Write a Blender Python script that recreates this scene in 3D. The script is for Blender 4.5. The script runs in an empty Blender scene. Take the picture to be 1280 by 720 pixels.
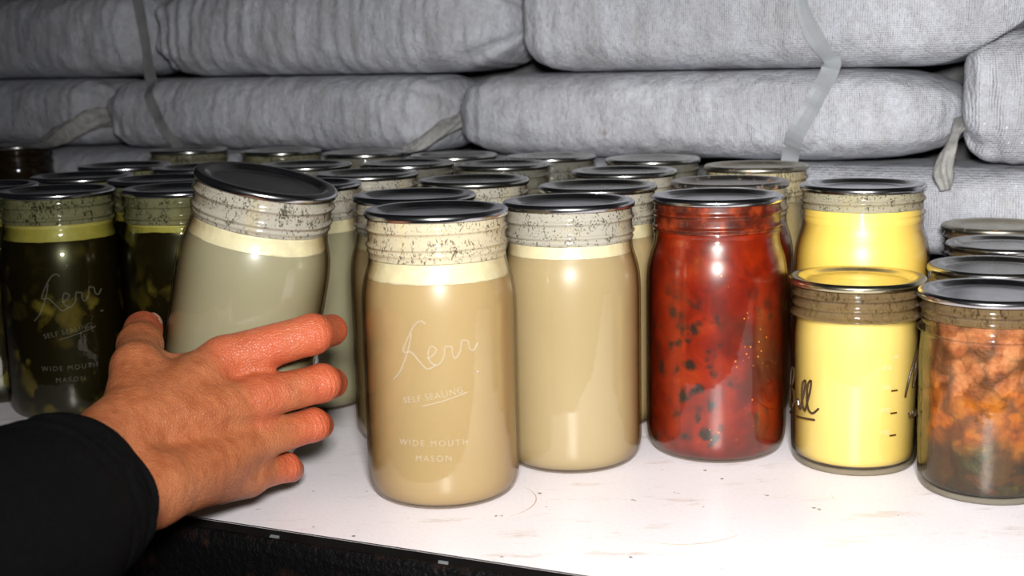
import bpy, bmesh, math, random
import numpy as np
from mathutils import Vector, Matrix, noise
from mathutils.bvhtree import BVHTree
random.seed(7); rng = np.random.default_rng(5)
sc = bpy.context.scene; C = sc.collection
MM = 0.001
V = Vector
# ---------------------------------------------------------------- materials
class NT:
    def __init__(s, name):
        s.m = bpy.data.materials.new(name); s.m.use_nodes = True
        s.t = s.m.node_tree; s.t.nodes.clear()
        s.out = s.n('ShaderNodeOutputMaterial'); s.co = s.n('ShaderNodeTexCoord').outputs['Object']
    def n(s, kind, **kw):
        d = s.t.nodes.new(kind)
        for k, v in kw.items():
            if k[0] == '_': setattr(d, k[1:], v)
        for k, v in kw.items():
            if k[0] != '_': s.put(d.inputs[k.replace('__', ' ')], v)
        return d
    def put(s, sock, v):
        if isinstance(v, bpy.types.NodeSocket): s.t.links.new(v, sock)
        else:
            if sock.type == 'RGBA' and len(v) == 3: v = (*v, 1)
            sock.default_value = v
    def noise(s, scale, detail=3, rough=.55, vec=None, dist=0):
        return s.n('ShaderNodeTexNoise', Vector=vec or s.co, Scale=scale, Detail=detail, Roughness=rough, Distortion=dist).outputs['Fac']
    def scaled(s, v):
        return s.n('ShaderNodeMapping', Vector=s.co, Scale=v).outputs['Vector']
    def shift(s, loc):
        return s.n('ShaderNodeMapping', Vector=s.co, Location=loc).outputs['Vector']
    def voro(s, scale, feature='F1', out='Distance', vec=None, rand=1.):
        d = s.n('ShaderNodeTexVoronoi', _feature=feature, Vector=vec or s.co, Scale=scale, Randomness=rand)
        return d.outputs[out]
    def ramp(s, fac, stops, interp='LINEAR'):
        d = s.n('ShaderNodeValToRGB', Fac=fac); r = d.color_ramp; r.interpolation = interp
        while len(r.elements) < len(stops): r.elements.new(.5)
        for e, (p, c) in zip(r.elements, stops):
            e.position = p
            e.color = (c, c, c, 1) if isinstance(c, (int, float)) else (*c, 1)
        return d.outputs['Color']
    def mix(s, fac, a, b, mode='MIX'):
        d = s.n('ShaderNodeMix', _data_type='RGBA', _blend_type=mode)
        s.put(d.inputs[0], fac); s.put(d.inputs[6], a); s.put(d.inputs[7], b)
        return d.outputs[2]
    def math(s, op, a, b=0., clamp=False):
        d = s.n('ShaderNodeMath', _operation=op, _use_clamp=clamp); s.put(d.inputs[0], a); s.put(d.inputs[1], b)
        return d.outputs[0]
    def z(s):
        return s.n('ShaderNodeSeparateXYZ', Vector=s.co).outputs['Z']
    def bump(s, h, strength=.5, dist=.001, normal=None):
        d = s.n('ShaderNodeBump', Height=h, Strength=strength, Distance=dist)
        if normal: s.put(d.inputs['Normal'], normal)
        return d.outputs['Normal']
    def bsdf(s, **kw):
        b = s.n('ShaderNodeBsdfPrincipled', **kw); return b.outputs[0]
    def mixs(s, fac, a, b):
        d = s.n('ShaderNodeMixShader'); s.put(d.inputs[0], fac); s.put(d.inputs[1], a); s.put(d.inputs[2], b)
        return d.outputs[0]
    def done(s, sh):
        s.t.links.new(sh, s.out.inputs['Surface']); return s.m

def glass_mat(name, tint=(.97, .975, .96), rough=.05, base=.028, edge=.42, edge_tint=(.66, .54, .38)):
    g = NT(name)
    f = g.n('ShaderNodeLayerWeight', Blend=.5).outputs['Facing']
    fac = g.math('ADD', g.math('MULTIPLY', g.math('POWER', f, 4.), edge), base, True)
    wob = g.bump(g.noise(60, 2), .12, .002)
    gl = g.n('ShaderNodeBsdfGlossy', Color=(1, 1, 1), Roughness=rough, Normal=wob).outputs[0]
    # slanted view: wall absorption, plus dark amber refraction edges painted into the tint
    ab = g.math('POWER', f, 2.4)
    tr = g.n('ShaderNodeBsdfTransparent', Color=g.mix(ab, tint, edge_tint)).outputs[0]
    return g.done(g.mixs(fac, tr, gl))

def film_mat(name, col, dark, cover, seed, stretch=.6, spec=.1):
    """fat and moisture dried on the inside of the glass: a speckled coat with clear pinholes"""
    g = NT(name)
    vec = g.n('ShaderNodeMapping', Vector=g.co, Location=(seed, seed * .7, 0), Scale=(1, 1, stretch)).outputs['Vector']
    n1 = g.noise(800, 3, .6, vec); n2 = g.noise(150, 3, .6, vec)
    c = g.mix(g.ramp(g.math('ADD', g.math('MULTIPLY', n1, .62), g.math('MULTIPLY', n2, .38)), [(.40, 0.), (.47, 1.)]), dark, col)
    c = g.mix(g.ramp(g.noise(45, 2, .5, vec), [(.55, 0.), (.7, .55)]), c, tuple(min(1, x * 1.12) * k for x, k in zip(col, (1.05, .98, .72))))
    hole = g.ramp(g.math('ADD', g.math('MULTIPLY', n1, .5), g.math('MULTIPLY', n2, .5)), [(max(0., .47 - cover * .25), .45), (.60 - cover * .15, 1.)])
    fac = g.math('MULTIPLY', hole, cover)
    d = g.bsdf(Base__Color=c, Roughness=.5, Specular__IOR__Level=spec)
    tr = g.n('ShaderNodeBsdfTransparent').outputs[0]
    return g.done(g.mixs(fac, tr, d))

M = {}
M['glass'] = glass_mat('clear_glass')
def emboss_mat(name='embossed_glass', k=.10):
    g = NT(name)
    sc_ = g.bsdf(Base__Color=(.80, .76, .66), Roughness=.22, Specular__IOR__Level=.9)  # pale body colour stands in for glints on the clear raised glass
    return g.done(g.mixs(k, g.n('ShaderNodeBsdfTransparent').outputs[0], sc_))
M['glass_emboss'] = emboss_mat(); M['glass_faint'] = emboss_mat('faint_embossed_glass', .035)
def ridge_mat():
    g = NT('glass_ridge_painted_dark')
    gl = g.bsdf(Base__Color=(.05, .03, .012), Roughness=.15, Specular__IOR__Level=.6)  # brown paints in the dark lines that clear raised glass shows by refraction
    return g.done(g.mixs(.55, g.n('ShaderNodeBsdfTransparent', Color=(.55, .42, .22)).outputs[0], gl))
M['glass_ridge'] = ridge_mat()
M['glass_olive'] = glass_mat('greenish_glass', tint=(.90, .91, .80), edge_tint=(.35, .34, .2))
M['glass_heavy'] = glass_mat('thick_clear_glass', tint=(.93, .92, .87), edge=.5, edge_tint=(.30, .26, .16))

def lid_metal(name, base, rough, rust=0.):
    g = NT(name)
    n = g.noise(90, 4, .6)
    c = g.mix(g.ramp(n, [(.35, 0.), (.75, 1.)]), base, tuple(x * .8 for x in base))
    met = 1.0
    if rust:
        k = g.ramp(g.noise(120, 4, .65), [(.58, 0.), (.66, rust)])
        c = g.mix(k, c, (.30, .07, .01)); met = g.math('SUBTRACT', 1., k)
    r = g.ramp(g.noise(40, 3), [(.3, rough * .85), (.7, rough * 1.25)])
    return g.done(g.bsdf(Base__Color=c, Metallic=met, Roughness=r))
M['lid'] = lid_metal('tinned_lid_steel', (.60, .60, .62), .20)
M['lid_old'] = lid_metal('dull_lid_steel', (.50, .495, .47), .23)
M['lid_gold'] = lid_metal('stained_lid_steel', (.46, .43, .34), .34, .6)
M['lid_red'] = lid_metal('splashed_lid_steel', (.46, .44, .39), .33, .8)
M['lid_yellow'] = lid_metal('yellowish_lid_steel', (.64, .59, .40), .22)

def broth(name, a, b):
    g = NT(name)
    c = g.mix(g.ramp(g.noise(9, 3, .5), [(.3, 0.), (.7, 1.)]), a, b)
    n = g.noise(700, 1)
    c = g.mix(g.ramp(n, [(.66, 0.), (.75, .25)]), c, tuple(min(1, x * 1.35) for x in a))
    return g.done(g.bsdf(Base__Color=c, Roughness=.35, Specular__IOR__Level=.3, Subsurface__Weight=.25, Subsurface__Radius=(.012, .008, .004), Subsurface__Scale=1.))
M['broth_tan'] = broth('tan_bone_broth', (.375, .265, .132), (.34, .235, .11))
M['broth_beige'] = broth('beige_bone_broth', (.355, .27, .15), (.315, .235, .125))
M['broth_grey'] = broth('grey_bone_broth', (.275, .25, .165), (.25, .225, .145))

def fat(name, col):
    g = NT(name)
    c = g.mix(g.ramp(g.noise(160, 4, .6), [(.35, 0.), (.7, 1.)]), tuple(x * .86 for x in col), col)
    nb = g.bump(g.noise(220, 3), .4, .001)
    return g.done(g.bsdf(Base__Color=c, Roughness=.45, Normal=nb, Subsurface__Weight=.2, Subsurface__Radius=(.006, .005, .003), Subsurface__Scale=1.))
M['fat_cream'] = fat('cream_fat', (.66, .585, .385))
M['fat_olive'] = fat('olive_yellow_fat', (.42, .36, .10))
M['film_cream'] = film_mat('cream_residue', (.47, .41, .29), (.14, .11, .075), .93, .3)
M['film_grey'] = film_mat('grey_residue', (.345, .32, .27), (.10, .09, .07), .88, .9, .8)
M['film_shaded'] = film_mat('shaded_thin_grey_residue', (.17, .165, .14), (.05, .046, .036), .62, 1.7, .5)  # thin residue, its colour darkened to carry the weaker light at the back
M['film_olive'] = film_mat('olive_moisture', (.21, .20, .13), (.035, .032, .018), .62, 2.1, .5)
M['film_brown'] = film_mat('brown_moisture', (.17, .115, .06), (.07, .045, .02), .5, 2.9, .3)
M['film_beige'] = film_mat('beige_streaks', (.52, .45, .28), (.12, .10, .05), .6, 4.2, .2)
M['film_spotty'] = film_mat('spotty_residue', (.33, .30, .215), (.11, .095, .06), .75, 5.3, .9)
M['film_amber'] = film_mat('amber_moisture', (.018, .008, .0015), (.006, .003, .001), .85, 6.3, .5)
def red_film():
    g = NT('tomato_splash_residue')
    n = g.noise(95, 4, .6); big = g.noise(30, 2)
    c = g.ramp(n, [(.3, (.035, .006, .003)), (.5, (.12, .014, .004)), (.64, (.30, .04, .007)), (.78, (.34, .075, .012))])
    fac = g.ramp(big, [(.25, .45), (.65, .85)])
    d = g.bsdf(Base__Color=c, Roughness=.4)
    return g.done(g.mixs(fac, g.n('ShaderNodeBsdfTransparent', Color=(.7, .45, .35)).outputs[0], d))
M['film_red'] = red_film()

def salsa_red():
    g = NT('tomato_salsa')
    z = g.z()
    c = g.ramp(g.noise(42, 5, .6, dist=.5), [(.25, (.055, .003, .001)), (.45, (.125, .006, .001)), (.62, (.20, .013, .0012)), (.8, (.26, .04, .003))])
    low = g.ramp(z, [(.02, 1.), (.095, 1.), (.12, .35), (.15, .1)])
    wv = g.n('ShaderNodeVectorMath', _operation='MULTIPLY_ADD')
    g.put(wv.inputs[0], g.n('ShaderNodeTexNoise', Vector=g.co, Scale=110, Detail=3).outputs['Color']); g.put(wv.inputs[1], (.016, .016, .02)); g.put(wv.inputs[2], g.co)
    herbs = g.ramp(g.voro(85, vec=wv.outputs[0]), [(.22, 1.), (.5, 0.)])
    pick = g.ramp(g.noise(38, 3, .6), [(.41, 0.), (.50, 1.)])
    k = g.math('MULTIPLY', g.math('MULTIPLY', herbs, pick), low)
    c = g.mix(k, c, (.018, .010, .006))
    big = g.ramp(g.noise(17, 3, .6, vec=g.shift((.2, .4, .1))), [(.52, 0.), (.66, .75)])
    c = g.mix(big, c, (.055, .012, .006))
    seed = g.ramp(g.voro(260, vec=g.shift((.5, .2, .6))), [(.10, 1.), (.17, 0.)])
    sp = g.ramp(g.noise(30, 2, vec=g.shift((.1, .7, .3))), [(.58, 0.), (.64, 1.)])
    c = g.mix(g.math('MULTIPLY', seed, sp), c, (.65, .25, .03))
    return g.done(g.bsdf(Base__Color=c, Roughness=.3, Specular__IOR__Level=.35, Subsurface__Weight=.15, Subsurface__Radius=(.008, .002, .001), Subsurface__Scale=1.))
M['salsa'] = salsa_red()

def pickle(name, dark, mid, light, scale=55):
    g = NT(name)
    wv = g.n('ShaderNodeVectorMath', _operation='MULTIPLY_ADD')
    g.put(wv.inputs[0], g.n('ShaderNodeTexNoise', Vector=g.co, Scale=45, Detail=4).outputs['Color']); g.put(wv.inputs[1], (.035, .035, .045)); g.put(wv.inputs[2], g.co)
    cell = g.n('ShaderNodeTexVoronoi', Vector=wv.outputs[0], Scale=scale)
    rnd = g.n('ShaderNodeSeparateColor', Color=cell.outputs['Color']).outputs[0]
    c = g.ramp(rnd, [(.0, dark), (.4, dark), (.62, mid), (.88, light), (1., light)])
    c = g.mix(g.ramp(cell.outputs['Distance'], [(.25, 0.), (.62, 1.)]), c, dark)
    c = g.mix(g.ramp(g.noise(22, 4, .6), [(.46, 0.), (.66, .75)]), c, dark)
    top = g.ramp(g.z(), [(.075, 0.), (.125, .85)])
    c = g.mix(top, c, dark)
    return g.done(g.bsdf(Base__Color=c, Roughness=.3, Specular__IOR__Level=.3))
M['pickle'] = pickle('dark_pickled_vegetables', (.010, .0065, .0018), (.085, .058, .010), (.22, .165, .035))
M['amber'] = pickle('amber_preserve', (.012, .005, .001), (.10, .045, .004), (.22, .11, .008), 40)

def custard(name, col):
    g = NT(name)
    c = g.mix(g.ramp(g.noise(14, 2), [(.35, 0.), (.7, 1.)]), col, tuple(x * k for x, k in zip(col, (.97, .93, .82))))
    return g.done(g.bsdf(Base__Color=c, Roughness=.4, Subsurface__Weight=.25, Subsurface__Radius=(.008, .006, .002), Subsurface__Scale=1.))
M['lard'] = custard('pale_yellow_fat', (.74, .585, .205))
M['lard2'] = custard('golden_yellow_fat', (.76, .55, .125))
M['beige'] = custard('beige_preserve', (.36, .29, .15))

def stew(name):
    g = NT(name)
    z = g.math('ADD', g.z(), g.math('MULTIPLY', g.math('SUBTRACT', g.noise(28, 3, .6), .5), .045))
    n = g.noise(95, 4, .62)
    meat = g.ramp(n, [(.3, (.16, .045, .02)), (.5, (.34, .115, .048)), (.7, (.50, .23, .115))])
    carrot = g.ramp(n, [(.3, (.19, .035, .003)), (.5, (.46, .12, .006)), (.72, (.62, .22, .015))])
    herb = g.ramp(n, [(.35, (.012, .012, .004)), (.6, (.05, .045, .012)), (.75, (.16, .11, .03))])
    base = g.mix(g.ramp(z, [(.030, 0.), (.042, 1.)]), herb, carrot)
    base = g.mix(g.ramp(z, [(.066, 0.), (.074, 1.)]), base, meat)
    wv = g.n('ShaderNodeVectorMath', _operation='MULTIPLY_ADD')
    g.put(wv.inputs[0], g.n('ShaderNodeTexNoise', Vector=g.co, Scale=60, Detail=3).outputs['Color']); g.put(wv.inputs[1], (.022, .022, .022)); g.put(wv.inputs[2], g.co)
    cell = g.n('ShaderNodeTexVoronoi', Vector=wv.outputs[0], Scale=70)
    gapk = g.ramp(cell.outputs['Distance'], [(.38, 0.), (.68, 1.)])
    base = g.mix(g.math('MULTIPLY', gapk, .75), base, (.03, .012, .004))
    rnd = g.n('ShaderNodeSeparateColor', Color=cell.outputs['Color']).outputs[0]
    base = g.mix(g.ramp(rnd, [(.2, .45), (.6, 0.)]), base, (.10, .035, .008))
    nb = g.bump(g.noise(130, 4, .6), .5, .003)
    return g.done(g.bsdf(Base__Color=base, Roughness=.5, Specular__IOR__Level=.2, Normal=nb))
M['stew'] = stew('stew_of_meat_carrot_and_greens')

BAG_SPOTS = [((94, 1309, 192), 9), ((141, 1281, 244), 14), ((120, 1294, 246), 10)]
def bag_mat():
    g = NT('woven_plastic_sack')
    big = g.noise(7, 5, .6)
    c = g.mix(g.ramp(big, [(.35, 0.), (.68, 1.)]), (.47, .485, .54), (.63, .645, .70))
    streak = g.noise(34, 5, .68, g.scaled((1., .5, .42)))
    c = g.mix(g.ramp(streak, [(.40, .0), (.70, .75)]), c, (.36, .355, .36))
    c = g.mix(g.ramp(g.noise(170, 3, .7), [(.35, .28), (.6, 0.)]), c, (.27, .27, .28))
    stain = g.ramp(g.noise(10, 4, .6, g.shift((.37, .2, .9))), [(.66, 0.), (.76, .55)])
    c = g.mix(stain, c, (.25, .19, .12))
    for (sp_, r_) in BAG_SPOTS:
        d = g.n('ShaderNodeVectorMath', _operation='DISTANCE'); g.put(d.inputs[0], g.co); g.put(d.inputs[1], tuple(x * MM for x in sp_))
        f_ = g.math('ADD', g.math('DIVIDE', d.outputs['Value'], r_ * MM), g.math('MULTIPLY', g.noise(150, 3, .6), 1.0))
        c = g.mix(g.ramp(f_, [(.6, .6), (1.25, 0.)]), c, (.20, .14, .075))
    speck = g.ramp(g.voro(95, vec=g.shift((.13, .4, .2))), [(.06, 1.), (.10, 0.)])
    sp2 = g.ramp(g.noise(11, 2), [(.56, 0.), (.62, 1.)])
    c = g.mix(g.math('MULTIPLY', speck, sp2), c, (.80, .82, .86))
    w1 = g.n('ShaderNodeTexWave', Vector=g.co, Scale=170, Distortion=1.5, Detail=1, _bands_direction='X').outputs['Fac']
    w2 = g.n('ShaderNodeTexWave', Vector=g.co, Scale=170, Distortion=1.5, Detail=1, _bands_direction='Z').outputs['Fac']
    h = g.math('ADD', g.math('ADD', w1, w2), g.math('MULTIPLY', g.noise(260, 3, .7), 2.5))
    nb = g.bump(h, .55, .0012)
    nb = g.bump(g.noise(45, 4, .6, g.scaled((1.3, 1., .8))), .7, .006, nb)
    return g.done(g.bsdf(Base__Color=c, Roughness=.55, Specular__IOR__Level=.35, Normal=nb))
M['bag'] = bag_mat()
def plain(name, col, rough, var=.15, scale=60, bump=0., spec=.5, metal=0.):
    g = NT(name)
    n = g.noise(scale, 4, .6)
    c = g.mix(g.ramp(n, [(.3, 0.), (.7, 1.)]), tuple(x * (1 - var) for x in col), tuple(min(1, x * (1 + var)) for x in col))
    kw = {}
    if bump: kw['Normal'] = g.bump(n, bump, .002)
    return g.done(g.bsdf(Base__Color=c, Roughness=rough, Specular__IOR__Level=spec, Metallic=metal, **kw))
M['tie'] = plain('bunched_sack_cloth', (.27, .265, .25), .6, .35, 120, .6)
M['strap'] = plain('grey_plastic_strap', (.30, .315, .33), .35, .10, 40)
M['strap_dark'] = plain('dark_plastic_strap', (.22, .22, .22), .4, .25, 40)  # darker, more mottled grey than the other strap
M['concrete'] = plain('dark_concrete', (.10, .10, .10), .9, .3, 9, .4)
M['earth'] = plain('dark_floor', (.045, .042, .04), .9, .3, 9, .4)
def board_mat():
    g = NT('white_melamine_board')
    c = g.mix(g.ramp(g.noise(5, 4, .6), [(.35, 0.), (.7, 1.)]), (.78, .735, .755), (.84, .80, .82))
    c = g.mix(g.ramp(g.noise(430, 3, .7), [(.33, .22), (.5, 0.)]), c, (.55, .48, .48))
    st = g.ramp(g.noise(26, 5, .72, g.n('ShaderNodeMapping', Vector=g.co, Rotation=(0, 0, .43), Scale=(.55, 1.7, 1)).outputs[0]), [(.57, 0.), (.72, .7)])
    c = g.mix(st, c, (.50, .39, .30))
    fl = g.ramp(g.noise(75, 3, .6, g.shift((.31, .17, 0))), [(.705, 0.), (.74, .9)])
    c = g.mix(fl, c, (.16, .125, .09))
    dk = g.ramp(g.voro(38, vec=g.shift((.07, .03, 0))), [(.035, 1.), (.05, 0.)])
    pk = g.ramp(g.noise(9, 1, vec=g.shift((.8, .4, 0))), [(.52, 0.), (.56, 1.)])
    c = g.mix(g.math('MULTIPLY', dk, pk), c, (.04, .035, .03))
    return g.done(g.bsdf(Base__Color=c, Roughness=.38, Specular__IOR__Level=.35, Normal=g.bump(g.noise(300, 2), .12, .0008)))
M['board'] = board_mat()
M['board_edge'] = plain('dark_board_edge', (.004, .0035, .003), .8, .3, 60, 0, .05)
def beam_mat():
    g = NT('black_hammered_steel')
    n = g.noise(260, 3, .6)
    rust = g.ramp(g.noise(60, 4, .6), [(.55, 0.), (.72, .5)])
    c = g.mix(rust, (.0018, .0018, .002), (.022, .010, .006))
    return g.done(g.bsdf(Base__Color=c, Roughness=.5, Specular__IOR__Level=.09, Normal=g.bump(n, .8, .002)))
M['beam'] = beam_mat()
M['zinc'] = plain('zinc_clip', (.42, .46, .50), .4, .2, 80, 0, .5, .6)
M['stain_ring'] = plain('dried_brown_ring', (.50, .36, .24), .6, .25, 200)

# skin: warm orange tan, redder towards the knuckles and finger ends
def skin_mat(knuckles):
    g = NT('sunburnt_skin')
    n = g.noise(120, 4, .6)
    c = g.mix(g.ramp(n, [(.3, 0.), (.72, 1.)]), (.28, .074, .024), (.385, .125, .047))
    c = g.mix(g.ramp(g.noise(28, 3, .6), [(.42, 0.), (.68, .4)]), c, (.45, .175, .075))
    red = None
    for (p, r) in knuckles:
        d = g.n('ShaderNodeVectorMath', _operation='DISTANCE'); g.put(d.inputs[0], g.co); g.put(d.inputs[1], p)
        f = g.math('SUBTRACT', 1., g.math('DIVIDE', d.outputs['Value'], r), True)
        red = f if red is None else g.math('MAXIMUM', red, f)
    red = g.math('MULTIPLY', g.math('POWER', red, .8), .85, True)
    c = g.mix(red, c, (.48, .075, .034))
    fine = g.voro(620, 'DISTANCE_TO_EDGE')
    h = g.math('ADD', g.math('MULTIPLY', g.ramp(fine, [(0., 0.), (.2, 1.)]), .5), g.noise(420, 3, .6))
    nb = g.bump(g.noise(95, 4, .62), .5, .0022)
    nb = g.bump(h, .55, .0008, nb)
    return g.done(g.bsdf(Base__Color=c, Roughness=.44, Specular__IOR__Level=.42, Normal=nb, Subsurface__Weight=.10, Subsurface__Radius=(.004, .0015, .0008), Subsurface__Scale=1.))
M['nail'] = plain('fingernail', (.62, .33, .24), .25, .06, 90)
def cloth_mat(name, rib):
    g = NT(name)
    c = g.mix(g.noise(300, 3, .7), (.0014, .0014, .0017), (.0042, .0042, .0046))
    c = g.mix(g.ramp(g.noise(500, 2, .6), [(.68, 0.), (.74, .12)]), c, (.05, .05, .05))
    nb = g.bump(g.noise(700, 2, .7), .6, .001)
    return g.done(g.bsdf(Base__Color=c, Roughness=.85, Specular__IOR__Level=.05, Normal=nb))
M['cloth'] = cloth_mat('black_sweatshirt_cloth', False)

# ---------------------------------------------------------------- object helpers
def link(name, me, mat=None, parent=None):
    o = bpy.data.objects.new(name, me); C.objects.link(o)
    if mat: me.materials.append(mat)
    if parent: o.parent = parent
    return o
def tag(o, label, cat, group=None):
    o['label'] = label; o['category'] = cat
    if group: o['group'] = group
    return o
def empty(name, loc=(0, 0, 0)):
    o = bpy.data.objects.new(name, None); C.objects.link(o); o.location = V(loc) * MM
    o.empty_display_size = .02
    return o
def mesh_np(name, verts, faces, smooth=True):
    me = bpy.data.meshes.new(name)
    me.from_pydata([tuple(v) for v in verts], [], [tuple(int(i) for i in f) for f in faces]); me.update()
    if smooth: me.polygons.foreach_set('use_smooth', [True] * len(me.polygons))
    return me
def grid_faces(nu, nv, wrap_v=True, off=0, flip=False):
    f = []
    for i in range(nu - 1):
        for j in range(nv if wrap_v else nv - 1):
            a = off + i * nv + j; b = off + i * nv + (j + 1) % nv
            q = (a, b, b + nv, a + nv)
            f.append(q[::-1] if flip else q)
    return f
def lathe(name, prof, seg=96, rfun=None, sharp=None):
    """closed profile list (r, z) in mm from axis to axis, revolved round z"""
    vs, fs = [], []; rings = []
    for (r, z) in prof:
        if r < 1e-6:
            rings.append([len(vs)]); vs.append((0, 0, z * MM))
        else:
            ring = []
            for k in range(seg):
                a = 2 * math.pi * k / seg
                rr, zz = rfun(r, z, a) if rfun else (r, z)
                ring.append(len(vs)); vs.append((rr * math.cos(a) * MM, rr * math.sin(a) * MM, zz * MM))
            rings.append(ring)
    for A, B in zip(rings, rings[1:]):
        for k in range(seg):
            k2 = (k + 1) % seg
            if len(A) == 1 and len(B) == 1: continue
            if len(A) == 1: fs.append((A[0], B[k2], B[k])) 
            elif len(B) == 1: fs.append((A[k], A[k2], B[0]))
            else: fs.append((A[k], A[k2], B[k2], B[k]))
    me = mesh_np(name, vs, fs)
    bm = bmesh.new(); bm.from_mesh(me); bmesh.ops.recalc_face_normals(bm, faces=bm.faces[:]); bm.to_mesh(me); bm.free()
    return me
def smooth_prof(pts, n=6):
    """Catmull-Rom through (r,z) points"""
    out = []
    P = [pts[0]] + list(pts) + [pts[-1]]
    for i in range(1, len(P) - 2):
        for k in range(n):
            t = k / n; p0, p1, p2, p3 = P[i - 1], P[i], P[i + 1], P[i + 2]
            out.append(tuple(.5 * (2 * p1[c] + (p2[c] - p0[c]) * t + (2 * p0[c] - 5 * p1[c] + 4 * p2[c] - p3[c]) * t * t + (3 * p1[c] - p0[c] - 3 * p2[c] + p3[c]) * t ** 3) for c in (0, 1)))
    out.append(tuple(pts[-1])); return out
def tube(pts, rad, seg=8, caps=True):
    """list of Vector (mm) -> verts, faces"""
    vs, fs = [], []; n = len(pts)
    if not isinstance(rad, (list, tuple)): rad = [rad] * n
    up = V((0, 0, 1)); prev = None
    for i, p in enumerate(pts):
        t = (pts[min(i + 1, n - 1)] - pts[max(i - 1, 0)]).normalized()
        x = prev - t * prev.dot(t) if prev else (up.cross(t) if abs(up.dot(t)) < .95 else V((1, 0, 0)).cross(t))
        x.normalize(); prev = x; y = t.cross(x)
        for k in range(seg):
            a = 2 * math.pi * k / seg
            vs.append(p + (x * math.cos(a) + y * math.sin(a)) * rad[i])
    fs = grid_faces(n, seg)
    if caps:
        fs.append(tuple(range(seg))[::-1]); fs.append(tuple((n - 1) * seg + k for k in range(seg)))
    return vs, fs
def merge(parts):
    vs, fs = [], []
    for v, f in parts:
        o = len(vs); vs += [tuple(x * MM for x in p) for p in v]; fs += [tuple(i + o for i in q) for q in f]
    return vs, fs
def spline(pts, n=8):
    P = [V(p) for p in pts]; P = [P[0]] + P + [P[-1]]; out = []
    for i in range(1, len(P) - 2):
        p0, p1, p2, p3 = P[i - 1:i + 3]
        for k in range(n):
            t = k / n
            out.append(.5 * (2 * p1 + (p2 - p0) * t + (2 * p0 - 5 * p1 + 4 * p2 - p3) * t * t + (3 * p1 - p0 - 3 * p2 + p3) * t ** 3))
    out.append(P[-2]); return out

# ---------------------------------------------------------------- jars
QUART_BODY = [(36.5, 0), (39.5, .8), (43, 3.6), (45.6, 8.5), (46.8, 15), (47, 24), (47, 60), (47, 100), (46.9, 118), (46.2, 127), (44.8, 134), (43.0, 139.5), (42.0, 143), (41.6, 147)]
QUART_NECK_TOP = 166.5
def quart_r(z):
    pr = QUART_PROF
    for (r0, z0), (r1, z1) in zip(pr, pr[1:]):
        if z0 <= z <= z1: return r0 + (r1 - r0) * (z - z0) / max(1e-6, z1 - z0)
    return pr[-1][0]
QUART_PROF = smooth_prof(QUART_BODY, 4)
PINT_BODY = [(34, 0), (37, .8), (39, 3.2), (40, 7.5), (40.5, 14), (41, 40), (41.4, 76), (41.3, 86), (40.8, 92), (40.6, 96)]
PINT_PROF = smooth_prof(PINT_BODY, 4)
def prof_r(prof, z):
    if z <= prof[0][1]: return prof[0][0]
    for (r0, z0), (r1, z1) in zip(prof, prof[1:]):
        if z0 <= z <= z1 and z1 > z0: return r0 + (r1 - r0) * (z - z0) / (z1 - z0)
    return prof[-1][0]
def bead(z, a, zc, amp, w, slope):
    zz = zc + slope * (a / (2 * math.pi) - .5)
    return amp * math.exp(-((z - zz) / w) ** 2)
BEADS = dict(quart=[(163.2, 1.7, 1.3, 2.6), (154.0, 1.7, 1.3, 2.0), (150.6, .9, 1.2, 0)], pint=[(113, 1.7, 1.3, 2.2), (106.5, 1.4, 1.2, 2.2), (100, 2.6, 1.7, 0)])
def jar_glass(kind):
    if kind == 'quart': body, top, wall, bot, nr = QUART_PROF, 172.6, 1.3, 1.9, 41.6
    else: body, top, wall, bot, nr = PINT_PROF, 121.7, 2.0, 4.5, 40.6
    z0 = body[-1][1]
    beads = BEADS['quart'] if kind == 'quart' else BEADS['pint']
    outer = [(0, .9), (20, .8), (32, .5)] + body
    z = z0 + .7
    while z < top - 1.0: outer.append((nr, z)); z += .7
    outer += [(nr - .1, top - .7), (nr - .7, top)]
    inner = [(nr - 2.6, top), (nr - 3, top - 1)]
    zz = top - 3
    while zz > z0: inner.append((nr - 2.4, zz)); zz -= 4
    inner += [(r - wall, z) for (r, z) in reversed(body) if z > bot + 5]
    rb = prof_r(body, bot + 5) - wall
    inner += [(rb - .8, bot + 2.2), (rb - 3, bot + .6), (rb - 7, bot), (18, bot + .5), (0, bot + .8)]
    n_out = len(outer)
    cut = len(outer)
    def rf(r, z, a):
        if z > z0 and r >= nr - .01:
            r = r + sum(bead(z, a, *b) for b in beads)
        return r, z
    return lathe('jar_glass_' + kind, outer + inner, 112, rf)
MESH = {}
MESH['quart'] = jar_glass('quart'); MESH['pint'] = jar_glass('pint')
def lid_mesh():
    # flat canning lid seen from above: sunken panel, step, rolled rim, short skirt
    top = [(0, -1.9), (20, -1.9), (27, -1.95), (31.4, -1.95), (32.4, -1.8), (33.2, -1.4), (35.0, -.2), (36.4, .75), (37.2, 1.05), (38.2, 1.15), (40.4, 1.15)] + [(40.9 + 2.6 * math.sin(t), -1.45 + 2.6 * math.cos(t)) for t in (.1, .25, .4, .55, .7, .85, 1., 1.15, 1.3, 1.45, 1.6)] + [(43.2, -3.0), (42.9, -3.4)]
    und = [(42.5, -3.4), (42.6, -2.0), (41.4, -.4), (38.5, -.1), (35.8, -.7), (33.4, -2.2), (31, -2.6), (0, -2.6)]
    return lathe('lid_mesh', top + und, 112)
MESH['lid'] = lid_mesh()
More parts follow.
